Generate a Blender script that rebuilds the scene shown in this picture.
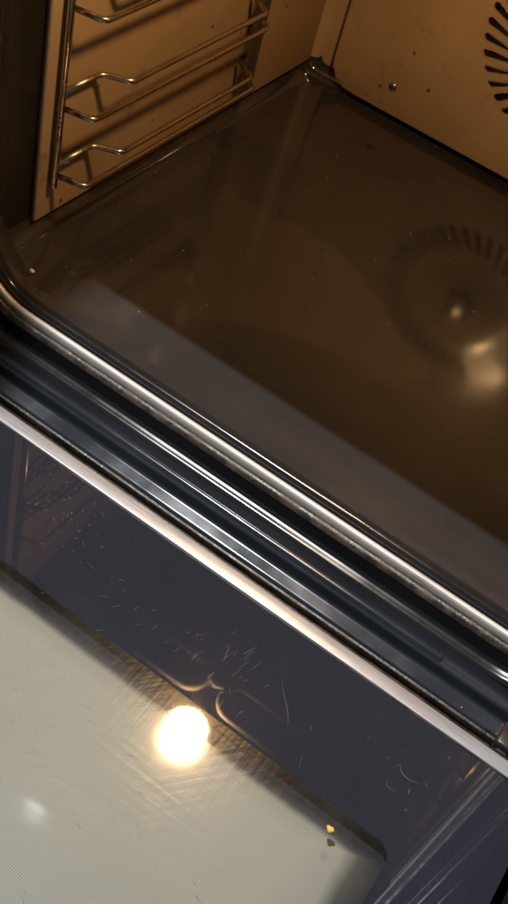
import bpy, bmesh, math, random
from mathutils import Vector, Matrix

for o in list(bpy.data.objects):
    bpy.data.objects.remove(o, do_unlink=True)
SC = bpy.context.scene
COL = SC.collection
S = 0.46                     # metres per model unit: the camera stands 0.46 m above the oven floor
random.seed(7)

# ------------------------------------------------------------------ camera
cd = bpy.data.cameras.new('camera')
cam = bpy.data.objects.new('camera', cd)
COL.objects.link(cam)
ROT = Matrix(((0.81008402, -0.53828631, 0.23240422),
              (0.54331505, 0.54018585, -0.64265699),
              (0.22039199, 0.64687487, 0.73005498)))
cam.matrix_world = Matrix.Translation((0, 0, S)) @ ROT.to_4x4()
cd.sensor_fit = 'VERTICAL'
cd.sensor_height = 24.0
cd.lens = 24.0 * 1060.8 / 904.0
cd.clip_start = 0.01
cd.clip_end = 50
SC.camera = cam

# ------------------------------------------------------------------ world, lamps, exposure
w = bpy.data.worlds.new('World')
SC.world = w
w.use_nodes = True
bg = w.node_tree.nodes['Background']
bg.inputs[0].default_value = (0.75, 0.85, 1.0, 1)
bg.inputs[1].default_value = 0.05

KL = (-1.43, 0.05, 5.0)    # kitchen ceiling spot, up and to the left of the oven
ld = bpy.data.lights.new('kitchen_spot', 'POINT')
ld.energy = 265
ld.color = (0.97, 0.98, 1.0)
ld.shadow_soft_size = 0.012
lo = bpy.data.objects.new('kitchen_spot', ld)
lo.location = [c * S for c in KL]
COL.objects.link(lo)

OVEN_LAMP_STRENGTH = 260.0
SC.view_settings.view_transform = 'Standard'
SC.view_settings.look = 'None'
SC.view_settings.gamma = 1
SC.view_settings.exposure = 0
SC.view_settings.use_curve_mapping = False
SC.render.engine = 'CYCLES'

# ------------------------------------------------------------------ dimensions (model units)
X0, X1 = -0.80, 0.185         # cavity side walls
XC = (X0 + X1) / 2
ZT = 0.95                   # cavity roof
YF, YB = 0.893, 1.785        # floor front, back wall
ZD = -0.045                  # door glass, inner face

# ------------------------------------------------------------------ materials
def mat(name):
    m = bpy.data.materials.new(name)
    m.use_nodes = True
    nt = m.node_tree
    return m, nt, nt.nodes['Principled BSDF']

def nd(nt, t, **kw):
    n = nt.nodes.new(t)
    for k, v in kw.items():
        if k in n.inputs:
            n.inputs[k].default_value = v
        else:
            setattr(n, k, v)
    return n

def coords(nt):
    return nt.nodes.new('ShaderNodeTexCoord').outputs['Object']

def ramp(nt, fac, stops):
    r = nt.nodes.new('ShaderNodeValToRGB')
    e = r.color_ramp.elements
    while len(e) < len(stops):
        e.new(0.5)
    for el, (p, c) in zip(e, stops):
        el.position = p
        el.color = (c, c, c, 1) if isinstance(c, (int, float)) else (*c, 1)
    nt.links.new(fac, r.inputs[0])
    return r.outputs[0]

def noise(nt, vec, scale, detail=4, rough=0.55, stretch=None):
    if stretch:
        mp = nd(nt, 'ShaderNodeMapping')
        mp.inputs['Scale'].default_value = stretch
        nt.links.new(vec, mp.inputs[0])
        vec = mp.outputs[0]
    n = nd(nt, 'ShaderNodeTexNoise', Scale=scale, Detail=detail, Roughness=rough)
    nt.links.new(vec, n.inputs['Vector'])
    return n.outputs[0]

def bump(nt, b, h, strength, dist):
    n = nd(nt, 'ShaderNodeBump', Strength=strength, Distance=dist)
    nt.links.new(h, n.inputs['Height'])
    nt.links.new(n.outputs[0], b.inputs['Normal'])

def mixc(nt, fac, a, b):
    n = nt.nodes.new('ShaderNodeMix')
    n.data_type = 'RGBA'
    for s, v in ((6, a), (7, b)):
        if isinstance(v, tuple):
            n.inputs[s].default_value = (*v, 1)
        else:
            nt.links.new(v, n.inputs[s])
    nt.links.new(fac, n.inputs[0])
    return n.outputs[2]

def speck(nt, vec, scale, size):
    """sparse small dots, 1 in a dot"""
    v = nd(nt, 'ShaderNodeTexVoronoi', Scale=scale)
    nt.links.new(vec, v.inputs['Vector'])
    return ramp(nt, v.outputs['Distance'], ((size * 0.6, 1.0), (size, 0.0)))

def enamel(name, base, film, rough=(0.07, 0.2), wav=0.05, specks=0.0):
    m, nt, b = mat(name)
    co = coords(nt)
    n1 = noise(nt, co, 9, 5)
    f = ramp(nt, n1, ((0.35, 0.0), (0.75, 1.0)))
    c = mixc(nt, f, base, film)
    if specks:
        s = speck(nt, co, 55, 0.045)
        c = mixc(nt, s, c, (specks, specks * .95, specks * .85))
    nt.links.new(c, b.inputs['Base Color'])
    n2 = noise(nt, co, 22, 4)
    nt.links.new(ramp(nt, n2, ((0.3, rough[0]), (0.7, rough[1]))), b.inputs['Roughness'])
    n3 = noise(nt, co, 14, 3)
    bump(nt, b, n3, wav, 0.01)
    b.inputs['Specular IOR Level'].default_value = 0.55
    return m

M = {}
M['floor'] = enamel('black_floor_enamel', (0.023, 0.0235, 0.0245), (0.032, 0.032, 0.0325), (0.085, 0.145), 0.012, 0.25)
M['floor'].node_tree.nodes['Principled BSDF'].inputs['Specular IOR Level'].default_value = 1.0
def smears(m):
    nt = m.node_tree
    b = nt.nodes['Principled BSDF']
    co = coords(nt)
    n = noise(nt, co, 3.2, 2, 0.4, (1.0, 1.5, 1))
    k = ramp(nt, n, ((0.49, 0.0), (0.505, 1.0), (0.60, 0.55), (0.61, 0.0)))
    old = b.inputs['Base Color'].links[0].from_socket
    k2 = nd(nt, 'ShaderNodeMath', operation='MULTIPLY'); nt.links.new(k, k2.inputs[0]); k2.inputs[1].default_value = 0.5
    nt.links.new(mixc(nt, k2.outputs[0], old, (0.052, 0.044, 0.039)), b.inputs['Base Color'])
smears(M['floor'])
M['frame'] = enamel('black_frame_enamel', (0.012, 0.013, 0.015), (0.02, 0.02, 0.021), (0.10, 0.22), 0.03)
M['gutter'] = enamel('black_gutter_enamel', (0.016, 0.021, 0.028), (0.028, 0.034, 0.042), (0.10, 0.24), 0.05)
M['jamb'] = enamel('black_jamb_enamel', (0.010, 0.010, 0.010), (0.016, 0.015, 0.014), (0.34, 0.42), 0.01)
M['roof'] = enamel('grey_roof_enamel', (0.06, 0.06, 0.065), (0.10, 0.10, 0.105), (0.25, 0.4), 0.03)

# catalytic liner: matt, tan with baked-on stains
m, nt, b = mat('tan_liner_enamel')
co = coords(nt)
n1 = noise(nt, co, 7, 6, 0.6)
c = mixc(nt, ramp(nt, n1, ((0.35, 0.0), (0.7, 1.0))), (0.42, 0.28, 0.155), (0.53, 0.37, 0.215))
s = speck(nt, co, 34, 0.07)
c = mixc(nt, s, c, (0.12, 0.075, 0.04))
n2 = noise(nt, co, 26, 5, 0.7)
c = mixc(nt, ramp(nt, n2, ((0.60, 0.0), (0.72, 0.55))), c, (0.14, 0.09, 0.05))
nt.links.new(c, b.inputs['Base Color'])
nt.links.new(ramp(nt, n1, ((0.3, 0.38), (0.7, 0.55))), b.inputs['Roughness'])
bump(nt, b, noise(nt, co, 420, 2), 0.10, 0.0006)
M['liner'] = m
m = m.copy(); m.name = 'tan_back_enamel'
b = m.node_tree.nodes['Principled BSDF']
b.inputs['Coat Weight'].default_value = 1.0
b.inputs['Coat Roughness'].default_value = 0.05
M['back'] = m

def metal(name, col, rough, stretch=None, var=0.12):
    m, nt, b = mat(name)
    b.inputs['Metallic'].default_value = 1
    co = coords(nt)
    n = noise(nt, co, 60, 4, 0.6, stretch)
    nt.links.new(ramp(nt, n, ((0.3, max(rough - var, .03)), (0.7, rough + var))), b.inputs['Roughness'])
    c = mixc(nt, n, tuple(x * 0.75 for x in col), col)
    nt.links.new(c, b.inputs['Base Color'])
    return m

def plain(name, col, rough=0.5, var=0.25, scale=40):
    m, nt, b = mat(name)
    co = coords(nt)
    n = noise(nt, co, scale, 4)
    nt.links.new(mixc(nt, n, tuple(x * (1 - var) for x in col), tuple(min(1, x * (1 + var)) for x in col)), b.inputs['Base Color'])
    b.inputs['Roughness'].default_value = rough
    return m
M['wire'] = metal('chrome_wire', (0.66, 0.56, 0.45), 0.24)
M['upright'] = metal('bright_steel_bar', (0.93, 0.86, 0.76), 0.31, None, .03)
M['tube'] = plain('heater_tube', (0.50, 0.48, 0.46), 0.35)
M['cap'] = metal('fan_cap_steel', (0.8, 0.76, 0.68), 0.20, None, .05)
M['strip'] = metal('brushed_aluminium', (0.70, 0.73, 0.78), 0.36, (0.6, 40, 40))
M['strip'].node_tree.nodes['Principled BSDF'].inputs['Metallic'].default_value = 0.7
M['trim'] = metal('polished_trim', (0.85, 0.87, 0.90), 0.26, (0.6, 20, 20), .05)
M['screw'] = metal('screw_steel', (0.5, 0.45, 0.38), 0.35)

# worn pale bead round the opening with burnt grease on its foot
m, nt, b = mat('worn_bead_metal')
co = coords(nt)
n1 = noise(nt, co, 40, 6, 0.7, (0.35, 1, 1))
n2 = noise(nt, co, 160, 4, 0.7)
f = ramp(nt, n1, ((0.60, 0.0), (0.78, 0.6)))
c = mixc(nt, f, (0.58, 0.57, 0.54), (0.16, 0.11, 0.07))
f2 = ramp(nt, n2, ((0.69, 0.0), (0.75, 0.8)))
c = mixc(nt, f2, c, (0.06, 0.04, 0.025))
nt.links.new(c, b.inputs['Base Color'])
b.inputs['Metallic'].default_value = 0.2
b.inputs['Roughness'].default_value = 0.42
bump(nt, b, n2, 0.15, 0.001)
M['bead'] = m

# burnt-on grease
m, nt, b = mat('burnt_grease')
co = coords(nt)
n1 = noise(nt, co, 70, 6, 0.7)
c = mixc(nt, ramp(nt, n1, ((0.45, 0.0), (0.72, 1.0))), (0.016, 0.013, 0.010), (0.062, 0.048, 0.034))
nt.links.new(c, b.inputs['Base Color'])
nt.links.new(ramp(nt, n1, ((0.3, 0.2), (0.7, 0.6))), b.inputs['Roughness'])
bump(nt, b, n1, 0.3, 0.003)
M['grease'] = m

# door glass, black printed border
m, nt, b = mat('black_printed_glass')
co = coords(nt)
n1 = noise(nt, co, 5, 5)
c = mixc(nt, ramp(nt, n1, ((0.3, 0.0), (0.75, 1.0))), (0.017, 0.020, 0.029), (0.026, 0.029, 0.040))
sm = noise(nt, co, 30, 6, 0.75, (1, 0.25, 1))
c = mixc(nt, ramp(nt, sm, ((0.60, 0.0), (0.8, 0.5))), c, (0.05, 0.052, 0.062))
nt.links.new(c, b.inputs['Base Color'])
nt.links.new(ramp(nt, sm, ((0.4, 0.012), (0.75, 0.06))), b.inputs['Roughness'])
b.inputs['Coat Weight'].default_value = 0.03
b.inputs['Coat Roughness'].default_value = 0.32
M['frit'] = m

# clear window of the inner pane: thin glass with a greasy film
m, nt, b = mat('clear_greasy_glass')
out = nt.nodes['Material Output']
nt.nodes.remove(b)
co = coords(nt)
fr = nd(nt, 'ShaderNodeFresnel', IOR=1.6)
tr = nd(nt, 'ShaderNodeBsdfTransparent')
tr.inputs[0].default_value = (0.94, 0.95, 0.93, 1)
gl = nd(nt, 'ShaderNodeBsdfGlossy', Roughness=0.03)
gl2 = nd(nt, 'ShaderNodeBsdfGlossy', Roughness=0.33)
h1 = noise(nt, co, 260, 2, 0.5, (1, 0.06, 1))
h2 = noise(nt, co, 260, 2, 0.5, (0.06, 1, 1))
mr = nd(nt, 'ShaderNodeMapping'); mr.inputs['Rotation'].default_value = (0, 0, 0.7)
nt.links.new(co, mr.inputs[0])
h3 = noise(nt, mr.outputs[0], 300, 2, 0.5, (1, 0.05, 1))
ad = nd(nt, 'ShaderNodeMath', operation='ADD'); nt.links.new(h1, ad.inputs[0]); nt.links.new(h2, ad.inputs[1])
ad2 = nd(nt, 'ShaderNodeMath', operation='ADD'); nt.links.new(ad.outputs[0], ad2.inputs[0]); nt.links.new(h3, ad2.inputs[1])
bb = nd(nt, 'ShaderNodeBump', Strength=0.5, Distance=0.00022)
nt.links.new(ad2.outputs[0], bb.inputs['Height'])
nt.links.new(bb.outputs[0], gl2.inputs['Normal'])
gl2.inputs['Roughness'].default_value = 0.24
mg = nd(nt, 'ShaderNodeMixShader', Fac=0.28)
nt.links.new(gl.outputs[0], mg.inputs[1]); nt.links.new(gl2.outputs[0], mg.inputs[2])
mx = nd(nt, 'ShaderNodeMixShader')
nt.links.new(fr.outputs[0], mx.inputs[0]); nt.links.new(tr.outputs[0], mx.inputs[1]); nt.links.new(mg.outputs[0], mx.inputs[2])
df = nd(nt, 'ShaderNodeBsdfDiffuse')
df.inputs[0].default_value = (0.7, 0.68, 0.62, 1)
mf = nd(nt, 'ShaderNodeMixShader')
sm = noise(nt, co, 14, 6, 0.7)
nt.links.new(ramp(nt, sm, ((0.4, 0.01), (0.8, 0.06))), mf.inputs[0])
nt.links.new(mx.outputs[0], mf.inputs[1]); nt.links.new(df.outputs[0], mf.inputs[2])
nt.links.new(mf.outputs[0], out.inputs[0])
M['clear'] = m

# middle pane: pale dot screen print, 1.5 mm pitch
m, nt, b = mat('dot_screen_glass')
co = coords(nt)
mp = nd(nt, 'ShaderNodeMapping')
mp.inputs['Scale'].default_value = (1 / 0.00115, 1 / 0.00115, 0)
nt.links.new(co, mp.inputs[0])
sx = nd(nt, 'ShaderNodeSeparateXYZ')
nt.links.new(mp.outputs[0], sx.inputs[0])
def mth(op, a, bb=None):
    n = nd(nt, 'ShaderNodeMath', operation=op)
    for i, v in enumerate((a, bb)):
        if v is None: continue
        if isinstance(v, (int, float)): n.inputs[i].default_value = v
        else: nt.links.new(v, n.inputs[i])
    return n.outputs[0]
fx = mth('SUBTRACT', mth('FRACT', sx.outputs[0]), 0.5)
fy = mth('SUBTRACT', mth('FRACT', sx.outputs[1]), 0.5)
r2 = mth('SQRT', mth('ADD', mth('MULTIPLY', fx, fx), mth('MULTIPLY', fy, fy)))
dot = ramp(nt, r2, ((0.36, 1.0), (0.47, 0.0)))
n1 = noise(nt, co, 6, 4)
lite = mixc(nt, n1, (0.35, 0.35, 0.305), (0.45, 0.445, 0.395))
c = mixc(nt, dot, (0.27, 0.27, 0.235), lite)
# colour darkens to near black towards the side and far edges of the window
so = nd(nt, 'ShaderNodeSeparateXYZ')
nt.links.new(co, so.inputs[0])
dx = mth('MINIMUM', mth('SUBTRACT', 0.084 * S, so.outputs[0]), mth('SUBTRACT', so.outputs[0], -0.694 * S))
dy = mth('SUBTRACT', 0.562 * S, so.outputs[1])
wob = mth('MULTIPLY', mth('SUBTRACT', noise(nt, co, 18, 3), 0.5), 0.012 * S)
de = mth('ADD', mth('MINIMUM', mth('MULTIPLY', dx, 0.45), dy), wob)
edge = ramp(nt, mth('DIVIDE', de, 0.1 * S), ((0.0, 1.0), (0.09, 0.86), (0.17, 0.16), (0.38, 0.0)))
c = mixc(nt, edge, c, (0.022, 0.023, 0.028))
nt.links.new(c, b.inputs['Base Color'])
b.inputs['Roughness'].default_value = 0.07
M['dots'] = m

M['scratch'] = plain('scratched_glass', (0.12, 0.125, 0.145), 0.28, .95, 90)
M['black_glass'] = plain('black_outer_glass', (0.012, 0.012, 0.014), 0.06)
M['door_metal'] = plain('dark_door_metal', (0.03, 0.026, 0.022), 0.35)
M['crumb'] = plain('baked_crumb', (0.75, 0.48, 0.10), 0.6)
M['pale_crumb'] = plain('pale_crumb', (0.75, 0.72, 0.66), 0.5)
M['blocker'] = plain('blocker_white', (0.62, 0.61, 0.59), 0.4, 0.03)
M['wood'] = plain('brown_floor_wood', (0.10, 0.055, 0.035), 0.45, 0.4, 12)
M['cold'] = plain('cold_metal_black', (0.01, 0.01, 0.01), 0.5)

m, nt, b = mat('lamp_glass_lit')
b.inputs['Base Color'].default_value = (0.9, 0.85, 0.75, 1)
b.inputs['Emission Color'].default_value = (1.0, 0.60, 0.25, 1)
b.inputs['Emission Strength'].default_value = OVEN_LAMP_STRENGTH
M['lamp'] = m

# ------------------------------------------------------------------ helpers
def link(name, me, m, parent=None, smooth=True):
    o = bpy.data.objects.new(name, me)
    COL.objects.link(o)
    if m: me.materials.append(m)
    if smooth:
        for p in me.polygons: p.use_smooth = True
    if parent: o.parent = parent
    return o

def from_py(name, v, f, m, parent=None, smooth=True, origin=(0, 0, 0)):
    """vertices in model units; origin is the object's own place in model units"""
    me = bpy.data.meshes.new(name)
    me.from_pydata([[(a - q) * S for a, q in zip(p, origin)] for p in v], [], f)
    bm = bmesh.new(); bm.from_mesh(me)
    bmesh.ops.recalc_face_normals(bm, faces=bm.faces)
    bm.to_mesh(me); bm.free()
    o = link(name, me, m, parent, smooth)
    o.location = [a * S for a in origin]
    return o

def empty(name, loc, parent=None):
    o = bpy.data.objects.new(name, None)
    COL.objects.link(o)
    o.location = loc
    if parent: o.parent = parent
    return o

def tag(o, label, cat, group=None, kind=None):
    if label: o['label'] = label
    if cat: o['category'] = cat
    if group: o['group'] = group
    if kind: o['kind'] = kind
    return o

def box(name, x, y, z, m, parent=None, bev=0.002, segs=2, smooth=True):
    bm = bmesh.new()
    bmesh.ops.create_cube(bm, size=1)
    for v in bm.verts:
        v.co = Vector(((x[0] + x[1]) / 2 + v.co.x * (x[1] - x[0]),
                       (y[0] + y[1]) / 2 + v.co.y * (y[1] - y[0]),
                       (z[0] + z[1]) / 2 + v.co.z * (z[1] - z[0]))) * S
    if bev:
        bmesh.ops.bevel(bm, geom=list(bm.edges), offset=bev * S, segments=segs, profile=0.5, affect='EDGES')
    me = bpy.data.meshes.new(name)
    bm.to_mesh(me); bm.free()
    o = link(name, me, m, parent, False)
    if smooth and bev:
        me.shade_smooth() if hasattr(me, 'shade_smooth') else None
        try: me.set_sharp_from_angle(angle=math.radians(50))
        except Exception: pass
    return o

def round_path(pts, r, seg=5):
    """round the corners of an open polyline"""
    P = [Vector(p) for p in pts]
    out = [P[0]]
    for a, b, c in zip(P, P[1:], P[2:]):
        u, v = (a - b), (c - b)
        d = min(r, u.length * .48, v.length * .48)
        p, q = b + u.normalized() * d, b + v.normalized() * d
        for i in range(seg + 1):
            t = i / seg
            out.append(p * (1 - t) ** 2 + b * 2 * t * (1 - t) + q * t * t)
    out.append(P[-1])
    return out

def tube_geo(P, r, n=10, closed=False):
    v, f = [], []
    N = len(P)
    prev = None
    for i, p in enumerate(P):
        a = P[i - 1] if i or closed else P[i]
        b = P[(i + 1) % N] if i < N - 1 or closed else P[i]
        t = (b - a).normalized()
        ref = prev if prev else (Vector((0, 0, 1)) if abs(t.z) < .9 else Vector((1, 0, 0)))
        e = (ref - t * ref.dot(t)).normalized()
        prev = e
        g = t.cross(e)
        for k in range(n):
            an = 2 * math.pi * k / n
            v.append(p + (e * math.cos(an) + g * math.sin(an)) * r)
    for i in range(N if closed else N - 1):
        for k in range(n):
            a, b = i * n + k, i * n + (k + 1) % n
            c, d = ((i + 1) % N) * n + (k + 1) % n, ((i + 1) % N) * n + k
            f.append((a, b, c, d))
    if not closed:
        f.append(tuple(range(n))[::-1]); f.append(tuple((N - 1) * n + k for k in range(n)))
    return v, f

def tube(name, pts, r, m, parent=None, corner=0.012, n=10, origin=(0, 0, 0)):
    v, f = tube_geo(round_path(pts, corner), r, n)
    return from_py(name, v, f, m, parent, True, origin)

K = 10
def ring(n, y=1.5):
    """rounded rectangle of the cavity in x, z, shrunk inward by n; BL, BR, TR, TL arcs of K+1 points each"""
    t = min(max((0.955 - y) / (0.955 - 0.893), 0), 1)     # the mouth is narrower, with wider corners
    t = t * t * (3 - 2 * t)
    rr = max(0.030 + 0.065 * t - n, 0.012)
    xa, xb = X0 + 0.020 * t, X1 - 0.020 * t
    out = []
    for cx, cz, a0 in ((xa + n + rr, n + rr, 180), (xb - n - rr, n + rr, 270), (xb - n - rr, ZT - n - rr, 0), (xa + n + rr, ZT - n - rr, 90)):
        for i in range(K + 1):
            a = math.radians(a0 + 90 * i / K)
            out.append((cx + rr * math.cos(a), cz + rr * math.sin(a)))
    return out
NR = 4 * (K + 1)

def ring_sweep(name, prof, sel, m, parent, closed=False):
    """prof: list of (y, n); sel: ring indices"""
    v, f = [], []
    w_ = len(sel)
    for y, n in prof:
        R_ = ring(n, y)
        v += [(R_[i % NR][0], y, R_[i % NR][1]) for i in sel]
    for j in range(len(prof) - 1):
        for i in range(w_ if closed else w_ - 1):
            i2 = (i + 1) % w_
            f.append((j * w_ + i, j * w_ + i2, (j + 1) * w_ + i2, (j + 1) * w_ + i))
    return from_py(name, v, f, m, parent)

# ------------------------------------------------------------------ kitchen floor, added light blocker
fl = from_py('kitchen_floor', [(-4, -3, -1.0), (4, -3, -1.0), (4, 3, -1.0), (-4, 3, -1.0)], [(0, 1, 2, 3)], M['wood'], None, False)
tag(fl, 'dark brown kitchen floor below the open oven door', None, None, 'structure')
blk = box('light_blocker', (-1.19, -1.15), (0.0, 1.85), (-1.0, 3.2), M['blocker'], None, 0.004)  # added out of view to cut the lamp light on the oven floor
tag(blk, 'tall white panel added out of view left of the oven to block light', 'blocker')

# ------------------------------------------------------------------ oven
oven = empty('oven', (XC * S, 0.85 * S, 0))
tag(oven, 'black enamelled oven with its door folded down open, lit inside', 'oven')
def part(o, parent=oven):
    mw = Matrix.Translation(parent.location) if parent else Matrix()
    o.parent = parent
    o.matrix_parent_inverse = Matrix.Translation(-Vector(parent.location))
    return o
OV = None    # parts are built in world space, then parented through part()

# cavity shell: floor pan, side walls, roof, back wall
prof = [(YF, 0.0), (.905, 0), (.915, 0), (.925, 0), (.935, 0), (.945, 0), (.955, 0), (1.0, 0.0), (1.2, 0.0), (1.45, 0.0), (1.70, 0.0)]
RC = 0.026
for i in range(0, 11):
    a = math.radians(9 * i)
    prof.append((YB - RC + RC * math.sin(a), RC * (1 - math.cos(a))))
BL, BR, TR, TL = 0, K + 1, 2 * (K + 1), 3 * (K + 1)
part(ring_sweep('floor_pan', prof, list(range(BL, BR + K + 1)), M['floor'], None))
pj = [q for q in prof if q[0] < .99] + [(.992, 0.0)]
pw = [(.992, 0.0)] + [q for q in prof if q[0] > .995]
part(ring_sweep('jamb', pj, [BR + K, TR], M['jamb'], None))
part(ring_sweep('side_wall', pw, [BR + K, TR], M['liner'], None))
part(ring_sweep('roof', prof, list(range(TR, TL + K + 1)), M['roof'], None))
part(ring_sweep('jamb', pj, [TL + K, NR], M['jamb'], None))
part(ring_sweep('side_wall', pw, [TL + K, NR], M['liner'], None))
rb = ring(RC)
part(from_py('back_wall', [(x, YB, z) for x, z in rb], [tuple(range(NR))], M['liner'], None, False))

# rolled front edge, pale bead and black frame round the opening
allr = list(range(NR))
part(ring_sweep('rolled_edge', [(YF, 0.0), (.888, .0008), (.884, .003), (.8815, .006), (.879, .0085), (.876, .0095), (.873, .0085), (.870, .005), (.868, -.001), (.8665, -.006), (.864, -.006)], allr, M['frame'], None, True))
part(ring_sweep('bead', [(.8645, -.006), (.8643, .001), (.8632, .0042), (.861, .0056), (.858, .0056), (.8560, .0042), (.8552, .001), (.855, -.006)], allr, M['bead'], None, True))
part(ring_sweep('grease_rim', [(.8555, -.006), (.853, -.0025), (.8505, -.0015), (.848, -.002), (.8445, -.0045), (.8415, -.009)], allr, M['grease'], None, True))
part(ring_sweep('opening_frame', [(.8415, -.008), (.841, -.014), (.839, -.024), (.8385, -.030), (.836, -.0325), (.830, -.0335), (.826, -.035), (.8235, -.039)], allr, M['frame'], None, True))

def extrude_x(name, prof, x0, x1, m, wave=0.0):
    xs = [x0 + (x1 - x0) * i / 40 for i in range(41)]
    v, f = [], []
    for x in xs:
        dz = wave * math.sin(x * 9 + 1)
        v += [(x, y, z + dz) for y, z in prof]
    n = len(prof)
    for i in range(40):
        for k in range(n - 1):
            f.append((i * n + k, i * n + k + 1, (i + 1) * n + k + 1, (i + 1) * n + k))
    return part(from_py(name, v, f, m))

def rp(pts, r=0.006, seg=5):
    return [(p.y, p.z) for p in round_path([(0, y, z) for y, z in pts], r, seg)]
# sill below the opening: ridge, step, flat shelf, turned-down edge
GX0, GX1 = X0 - .12, 0.138
extrude_x('sill', rp([(.8235, -.039), (.819, -.050), (.806, -.053), (.8035, -.070), (.783, -.0755), (.780, -.10)], .0045), GX0, GX1, M['gutter'])
extrude_x('sill_ridge', rp([(.8225, -.0515), (.818, -.0465), (.812, -.0465), (.808, -.0535)], .003), GX0, 0.02, M['gutter'])
extrude_x('gap_floor', rp([(.7805, -.088), (.776, -.092), (.756, -.096), (.740, -.094)], .004), GX0, GX1, M['grease'], .0012)
extrude_x('grease_line', rp([(.7812, -.0765), (.7775, -.0775), (.7765, -.084), (.7785, -.09)], .002), GX0, GX1, M['grease'], .0006)

# face frame left, right and above the opening
part(box('face_frame', (XC - .645, X0 - .037), (.8236, .84), (-.2, 1.04), M['frame'], None, .003))
part(box('face_frame', (X1 + .037, XC + .645), (.8236, .84), (-.2, 1.04), M['frame'], None, .003))
part(box('face_frame', (X0 - .036, X1 + .036), (.8236, .84), (ZT + .037, 1.04), M['frame'], None, .003))
# control panel with polished lower trim
part(box('control_panel', (XC - .645, XC + .645), (.800, .8225), (.990, 1.27), M['black_glass'], None, .004))
tr_ = tube('panel_trim', [(XC - .645, .811, .984), (XC + .645, .811, .984)], .0095, M['trim'], None, .001, 16)
part(tr_)

# tan side liners
def liner(x, sgn):
    y0, y1, z0, z1 = .99, 1.772, .026, .91
    xa, xb = x, x + sgn * .009
    o = box('side_liner', (min(xa, xb), max(xa, xb)), (y0, y1), (z0, z1), M['liner'], None, .0042, 3)
    return part(o)
liner(X0 + .0005, 1)
liner(X1 - .0005, -1)

# ------------------------------------------------------------------ back panel with the fan grille
FX, FZ, FY = -0.322, 0.268, 1.752
PX0, PX1, PZ0, PZ1, PR = -.736, .105, .016, .66, .045
NS, RI, RO = 38, .116, .166
SKEW = .105
def edge_hit(a):
    """distance from the fan centre to the rounded outline of the panel along angle a"""
    dx, dz = math.cos(a), math.sin(a)
    lo_, hi_ = 0.0, 2.0
    def inside(x, z):
        if not (PX0 < x < PX1 and PZ0 < z < PZ1): return False
        for cx, cz, sx_, sz_ in ((PX0 + PR, PZ0 + PR, -1, -1), (PX1 - PR, PZ0 + PR, 1, -1), (PX0 + .2, PZ1 - .2, -1, 1), (PX1 - .2, PZ1 - .2, 1, 1)):
            rad = PR if sz_ < 0 else .2
            if (x - cx) * sx_ > 0 and (z - cz) * sz_ > 0 and (x - cx) ** 2 + (z - cz) ** 2 > rad * rad: return False
        return True
    for _ in range(40):
        md = (lo_ + hi_) / 2
        if inside(FX + dx * md, FZ + dz * md): lo_ = md
        else: hi_ = md
    return lo_
v, f = [], []
def pv(a, r, y=FY):
    v.append((FX + math.cos(a) * r, y, FZ + math.sin(a) * r)); return len(v) - 1
SUB = 4
for s_ in range(NS):
    a0 = 2 * math.pi * s_ / NS
    da = 2 * math.pi / NS
    # cell outline, counter-clockwise from inner start: 1 inner, SUB outer
    cell = []
    hole = []
    mid = a0 + da / 2
    # outer arc
    for i in range(SUB + 1):
        cell.append((a0 + da * i / SUB, RO + .008))
        t = math.pi * i / SUB
        hole.append((mid - math.cos(t) * da * .30, RO - .007 + math.sin(t) * .007))
    for i in range(SUB + 1):
        cell.append((a0 + SKEW + da - da * i / SUB, RI - .008))
        t = math.pi * i / SUB
        hole.append((mid + SKEW + math.cos(t) * da * .25, RI + .004 - math.sin(t) * .004))
    ci = [pv(*c) for c in cell]
    hi = [pv(*h) for h in hole]
    hb = [pv(h[0], h[1], FY + .006) for h in hole]
    n = len(ci)
    for i in range(n):
        j = (i + 1) % n
        f.append((ci[i], ci[j], hi[j], hi[i]))
        f.append((hi[i], hi[j], hb[j], hb[i]))
    for i in range(SUB):
        a, b2 = a0 + da * i / SUB, a0 + da * (i + 1) / SUB
        # outwards to the outline and over its edge
        ea, eb = edge_hit(a), edge_hit(b2)
        q = [pv(a, RO + .008), pv(b2, RO + .008), pv(b2, eb - .004), pv(a, ea - .004)]
        f.append(tuple(q))
        e1, e0 = pv(b2, eb - .001, FY + .001), pv(a, ea - .001, FY + .001)
        f.append((q[3], q[2], e1, e0))
        g1, g0 = pv(b2, eb, FY + .006), pv(a, ea, FY + .006)
        f.append((e0, e1, g1, g0))
        h1, h0 = pv(b2, eb - .004, FY + .018), pv(a, ea - .004, FY + .018)
        f.append((g0, g1, h1, h0))
        # inwards: shallow pressed dish
        a, b2 = a + SKEW, b2 + SKEW
        q = [pv(a, .07), pv(b2, .07), pv(b2, RI - .008), pv(a, RI - .008)]
        f.append(tuple(q))
        q2 = [pv(a, .05, FY - .008), pv(b2, .05, FY - .008)]
        f.append((q2[0], q2[1], q[1], q[0]))
        c0 = pv(a, 0, FY - .010)
        f.append((c0, q2[1], q2[0]))
me = bpy.data.meshes.new('back_panel')
me.from_pydata([[c * S for c in p] for p in v], [], f)
bm = bmesh.new(); bm.from_mesh(me)
bmesh.ops.remove_doubles(bm, verts=bm.verts, dist=1e-5)
bmesh.ops.recalc_face_normals(bm, faces=bm.faces)
bm.to_mesh(me); bm.free()
bp = link('back_panel', me, M['back'], None, False)
me.shade_smooth()
me.set_sharp_from_angle(angle=math.radians(40))
part(bp)
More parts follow.
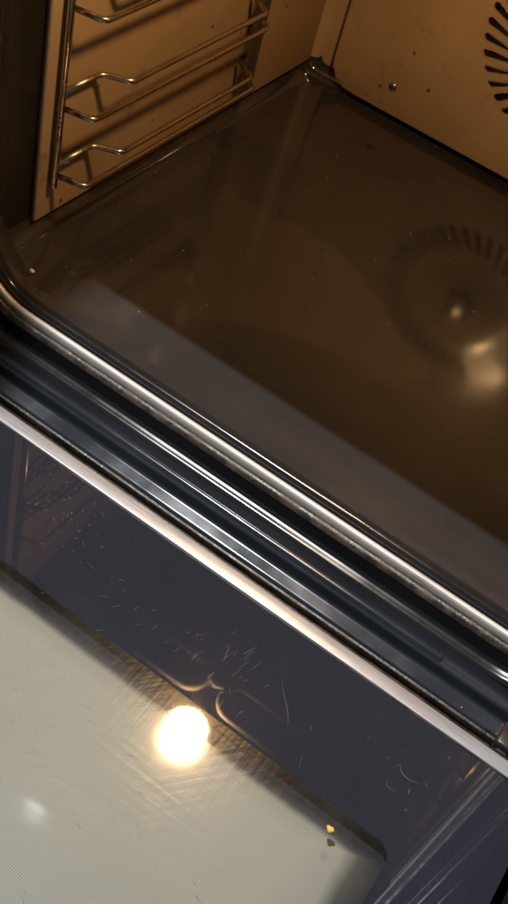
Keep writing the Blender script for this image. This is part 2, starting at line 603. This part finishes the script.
# the fan wheel behind the slots
v, f = [], []
for k in range(14):
    a = 2 * math.pi * k / 14
    for (r, ya) in ((.09, FY + .010), (.175, FY + .010), (.175, FY + .028), (.09, FY + .028)):
        for da in (-.012 / r * .12, .012 / r * .12):
            v.append((FX + math.cos(a + da) * r, ya, FZ + math.sin(a + da) * r))
    b0 = k * 8
    f += [(b0, b0 + 2, b0 + 4, b0 + 6), (b0 + 1, b0 + 3, b0 + 5, b0 + 7), (b0, b0 + 1, b0 + 3, b0 + 2), (b0 + 2, b0 + 3, b0 + 5, b0 + 4)]
part(from_py('fan_wheel', v, f, M['cold'], None, False))
# dome cap at the middle of the grille
def dome(name, c, axis, r, h, m, rows=6, n=28, parent=None):
    ax = Vector(axis).normalized()
    e = Vector((1, 0, 0)) if abs(ax.x) < .9 else Vector((0, 1, 0))
    e = (e - ax * e.dot(ax)).normalized(); g = ax.cross(e)
    v, f = [], []
    for j in range(rows + 1):
        t = (math.pi / 2) * j / rows
        for k in range(n):
            a = 2 * math.pi * k / n
            v.append(Vector(c) + (e * math.cos(a) + g * math.sin(a)) * r * math.cos(t) + ax * h * math.sin(t))
    for j in range(rows):
        for k in range(n):
            f.append((j * n + k, j * n + (k + 1) % n, (j + 1) * n + (k + 1) % n, (j + 1) * n + k))
    return from_py(name, v, f, m)
def lathe_y(name, c, prof, m, n=48):
    v, f = [], []
    for r, d in prof:
        for k in range(n):
            a = 2 * math.pi * k / n
            v.append((c[0] + r * math.cos(a), c[1] - d, c[2] + r * math.sin(a)))
    for j in range(len(prof) - 1):
        for k in range(n):
            f.append((j * n + k, j * n + (k + 1) % n, (j + 1) * n + (k + 1) % n, (j + 1) * n + k))
    return from_py(name, v, f, m)
part(lathe_y('fan_cap', (FX, FY, FZ), [(.032, .008), (.031, .014), (.028, .019), (.02, .024), (.010, .0265), (.0005, .0275)], M['cap']))
def screw(x, z, y=FY):
    s1 = dome('screw', (x, y + .001, z), (0, -1, 0), .0085, .005, M['screw'], 4, 16)
    part(s1)
    s2 = box('slot', (x - .006, x + .006), (y - .0046, y - .003), (z - .0012, z + .0012), M['cold'], None, 0)
    s2.parent = s1
screw(-.607, .068); screw(-.037, .068); screw(-.53, .58); screw(-.114, .58)

# ------------------------------------------------------------------ roof fittings: grill element and lamp
def hairpin(name, xa, xt, ya, yb, z):
    sg = 1 if xt > xa else -1
    r = (yb - ya) / 2
    pts = [Vector((xa, ya, z))]
    for i in range(13):
        a = math.pi * i / 12
        pts.append(Vector((xt - sg * r + sg * r * math.sin(a) * 1.0, (ya + yb) / 2 - r * math.cos(a), z)))
    pts.append(Vector((xa, yb, z)))
    v, f = tube_geo(pts, .0075, 10)
    return from_py(name, v, f, M['tube'])
part(hairpin('grill_element', -.76, -.350, 1.105, 1.185, .921))
part(hairpin('grill_element', .11, -.304, 1.105, 1.185, .921))
part(tube('element_bracket', [(-.346, 1.158, .949), (-.346, 1.158, .915), (-.327, 1.143, .911), (-.308, 1.158, .915), (-.308, 1.158, .949)], .005, M['tube'], None, .008))
LX, LY = -.321, 1.040
LR = .047
lamp = dome('lamp_glass', (LX, LY, ZT - .010), (0, 0, -1), LR, .026, M['lamp'], 8, 32)
lamp['label'] = 'glowing domed glass of the oven lamp in the roof'
part(lamp)
rimp = [Vector((LX + .056 * math.cos(2 * math.pi * k / 36), LY + .056 * math.sin(2 * math.pi * k / 36), ZT - .006)) for k in range(36)]
v, f = tube_geo(rimp, .006, 8, True)
part(from_py('lamp_rim', v, f, M['tube']))

# ------------------------------------------------------------------ door, folded down
DX0, DX1, DY0, DY1 = -.803, .193, -.30, .722
WX0, WX1, WY0, WY1 = -.694, .084, -.18, .566
TH = .0025
def slab_frame():
    o = [(DX0, DY0), (DX1, DY0), (DX1, DY1), (DX0, DY1)]
    r = .018
    inn = []
    for cx, cy, a0 in ((WX0 + r, WY0 + r, 180), (WX1 - r, WY0 + r, 270), (WX1 - r, WY1 - r, 0), (WX0 + r, WY1 - r, 90)):
        for i in range(7):
            a = math.radians(a0 + 15 * i)
            inn.append((cx + r * math.cos(a), cy + r * math.sin(a)))
    n = len(inn)
    vt, fc = [], []
    for z in (ZD, ZD - TH):
        vt += [(x, y, z) for x, y in o] + [(x, y, z) for x, y in inn]
    B = 4 + n
    for off in (0, B):
        for c in range(4):
            for i in range(6):
                fc.append((off + c, off + 4 + c * 7 + i, off + 4 + c * 7 + i + 1))
            c2 = (c + 1) % 4
            fc.append((off + c, off + 4 + c * 7 + 6, off + 4 + c2 * 7, off + c2))
    for c in range(4):
        fc.append((c, (c + 1) % 4, B + (c + 1) % 4, B + c))
    for i in range(n):
        j = (i + 1) % n
        fc.append((4 + i, 4 + j, B + 4 + j, B + 4 + i))
    return vt, fc, inn
door = empty('door', (XC * S, DY1 * S, ZD * S))
part(door)
door['label'] = 'open oven door lying flat with black bordered glass'
def dpart(o, par=None):
    o.parent = par or door
    o.matrix_parent_inverse = Matrix.Translation(-Vector((XC * S, DY1 * S, ZD * S)))
    return o
vt, fc, inn = slab_frame()
dpart(from_py('glass_border', vt, fc, M['frit'], None, False))
dpart(from_py('clear_window', [(x, y, ZD - .0006) for x, y in inn], [tuple(range(len(inn)))], M['clear'], None, False))
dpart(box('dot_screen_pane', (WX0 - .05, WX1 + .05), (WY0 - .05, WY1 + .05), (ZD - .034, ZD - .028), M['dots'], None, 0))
dpart(box('outer_panel', (XC - .645, XC + .645), (DY0 - .03, DY1 + .02), (ZD - .095, ZD - .080), M['black_glass'], None, .003))
for xx in ((DX0 + .004, DX0 + .03), (DX1 - .03, DX1 - .004)):
    dpart(box('side_rail', xx, (DY0 + .01, DY1 - .004), (ZD - .0795, ZD - .0105), M['door_metal'], None, .002))
dpart(box('inner_rail', (DX0 + .031, DX1 - .031), (DY1 - .03, DY1 - .006), (ZD - .0795, ZD - .0105), M['door_metal'], None, .002))
dpart(box('metal_strip', (DX0 - .002, DX1 + .002), (DY1 + .001, DY1 + .0205), (ZD - .014, ZD + .0015), M['strip'], None, .0018, 3))
dpart(box('gasket', (DX0, DX1), (DY1 - .0015, DY1 + .0008), (ZD - .008, ZD + .0008), M['grease'], None, .0005))
dpart(box('gasket', (DX0, DX1), (DY1 + .021, DY1 + .027), (ZD - .02, ZD - .002), M['grease'], None, .002))
# hinge arm with baked grease at the right end
for hx in (X0 - .03, .125):
    h = dpart(box('hinge_arm', (hx, hx + .018), (.72, .83), (ZD - .045, ZD - .022), M['grease'], None, .004))
    hb_ = box('hinge_catch', (hx - .004, hx + .022), (.765, .80), (ZD - .03, ZD - .012), M['door_metal'], None, .004)
    dpart(hb_)

# baked-on grease lumps round the right hinge
bm = bmesh.new()
for k in range(46):
    x, y = random.gauss(.115, .022), random.uniform(.742, .80)
    if x > .15: continue
    z = -.0755 if y > .784 else -.092
    q = bmesh.ops.create_icosphere(bm, subdivisions=1, radius=1)['verts']
    rr0 = random.uniform(.0012, .0042)
    for t in q:
        t.co = (Vector((t.co.x * rr0 * random.uniform(.8, 1.7), t.co.y * rr0, t.co.z * rr0 * .7)) + Vector((x, y, z))) * S
me = bpy.data.meshes.new('grease_lumps'); bm.to_mesh(me); bm.free()
gl_ = part(link('grease_lumps', me, M['grease'], None, True))
gl_['kind'] = 'stuff'

# scratches and dried marks in the glass: hair-thin slivers
v, f = [], []
def sliver(pts, wd=.0007):
    z = ZD + .0007
    if len(pts) > 2:
        pts = [(p.x, p.y) for p in round_path([(a, b, 0) for a, b in pts], .02, 4)]
    n0 = len(v)
    for i, p in enumerate(pts):
        a = Vector(pts[max(i - 1, 0)]); b2 = Vector(pts[min(i + 1, len(pts) - 1)])
        t = (b2 - a).normalized()
        k = wd * (math.sin(math.pi * (i + .5) / len(pts)) * .8 + .2)
        v.append((p[0] - t.y * k / 2, p[1] + t.x * k / 2, z)); v.append((p[0] + t.y * k / 2, p[1] - t.x * k / 2, z))
    for i in range(len(pts) - 1):
        f.append((n0 + 2 * i, n0 + 2 * i + 1, n0 + 2 * i + 3, n0 + 2 * i + 2))
def rnd_s(cx, cy, spread, ang, L, n, wd):
    for _ in range(n):
        x, y = cx + random.gauss(0, spread), cy + random.gauss(0, spread * .6)
        if not (DX0 + .01 < x < DX1 - .01 and .25 < y < DY1 - .01): continue
        a = math.radians(ang + random.gauss(0, 22)); l = L * random.uniform(.4, 1.4)
        bend = random.uniform(-.25, .25)
        sliver([(x + math.cos(a + bend * t) * l * t, y + math.sin(a + bend * t) * l * t) for t in (0, .33, .66, 1)], wd * random.uniform(.5, 1.2))
rnd_s(-.44, .66, .03, 150, .008, 14, .0005)
rnd_s(-.30, .60, .06, 40, .012, 14, .0004)
rnd_s(-.20, .62, .04, 80, .016, 12, .00035)
rnd_s(-.10, .60, .05, 110, .014, 8, .00035)
rnd_s(.05, .65, .03, 60, .006, 6, .0005)
rnd_s(-.28, .46, .08, 30, .012, 14, .0005)
rnd_s(-.2, .36, .1, 160, .012, 10, .0005)
sliver([(.045, .655), (.049, .648), (.060, .645), (.072, .650)], .0007)
sliver([(.041, .628), (.045, .622), (.056, .624)], .0007)
sliver([(.066, .637), (.068, .631)], .0010)
sliver([(-.116, .655), (-.104, .640), (-.090, .628), (-.080, .612)], .0005)
for k in range(12):    # a patch of near-parallel hairlines and one of dust
    x, y, l = -.20 + random.uniform(0, .05), .645 + random.uniform(-.03, .02), random.uniform(.006, .024)
    sliver([(x + t * l * .25, y + t * l) for t in (0, .5, 1)], .00022)
for k in range(26):
    x, y, l = random.gauss(-.43, .04), random.gauss(.665, .028), random.uniform(.4, 1.1)
    sliver([(x, y), (x + .0022 * l, y + .0010 * l)], .0011 * l)
sc = dpart(from_py('glass_scratches', v, f, M['scratch'], None, False))
sc['kind'] = 'stuff'

# ------------------------------------------------------------------ shelf racks
def build_rack(name, mirror=False):
    org = (X0 + .012 if not mirror else X1 - .012, 1.02, .08)
    root = empty(name, [c * S for c in org])
    sx_ = lambda p: (p if not mirror else (2 * XC - p))
    def wire(nm, pts, r=.0043, corner=.010, m=None):
        P = [(sx_(p[0]), p[1], p[2]) for p in pts]
        o = tube(nm, P, r, m or M['wire'], None, corner, 12, org)
        o.location = (0, 0, 0)
        o.parent = root
        return o
    xw, xi = -.783, -.742
    yf, yr = 1.016, 1.505
    wire('upright', [(xw, yf, .082), (xw, yf, .84)], .0055)
    wire('upright', [(xw + .005, yr, .062), (xw + .005, yr, .84)], .0125, .01, M['upright'])
    for z in (.098, .205, .346, .455, .565, .675):
        wire('lower_guide', [(xw + .004, yf + .004, z + .002), (xi, yf + .018, z - .001), (xi, yr - .034, z - .001), (xw + .002, yr - .010, z)])
    for z in (.121, .234, .375, .484, .594):
        wire('upper_guide', [(xw + .003, yf + .002, z), (xw + .003, 1.092, z), (xi, 1.112, z), (xi, yr - .05, z), (xw + .004, yr - .03, z + .004)])
    return root
lr = build_rack('shelf_rack')
tag(lr, 'chrome wire shelf rack hanging on the left tan oven wall', 'oven rack', 'wire shelf racks')
rr_ = build_rack('shelf_rack', True)
tag(rr_, 'chrome wire shelf rack on the right oven wall, seen mirrored in door', 'oven rack', 'wire shelf racks')

# ------------------------------------------------------------------ crumbs
def crumb(name, x, y, z, r, m, label, group):
    bm = bmesh.new()
    bmesh.ops.create_icosphere(bm, subdivisions=2, radius=1)
    for q in bm.verts:
        k = 1 + random.uniform(-.28, .28)
        q.co = Vector((q.co.x * k * r * 1.2, q.co.y * k * r * .9, max(q.co.z * k, -.55) * r * .6)) * S
    me = bpy.data.meshes.new(name); bm.to_mesh(me); bm.free()
    o = link(name, me, m, None, True)
    o.location = (x * S, y * S, (z + r * .33) * S)
    tag(o, label, 'crumb', group)
    return o
crumb('crumb', .0193, .541, ZD, .0042, M['crumb'], 'yellow baked crumb lying on the pale door window near its corner', None)
crumb('crumb', -.735, .925, 0.008, .0036, M['pale_crumb'], 'pale crumb in the front left corner of the oven floor', None)

SC.cycles.max_bounces = 10
SC.cycles.glossy_bounces = 6
SC.cycles.transparent_max_bounces = 12
SC.cycles.sample_clamp_indirect = 6
SC.cycles.caustics_reflective = False
SC.cycles.caustics_refractive = False
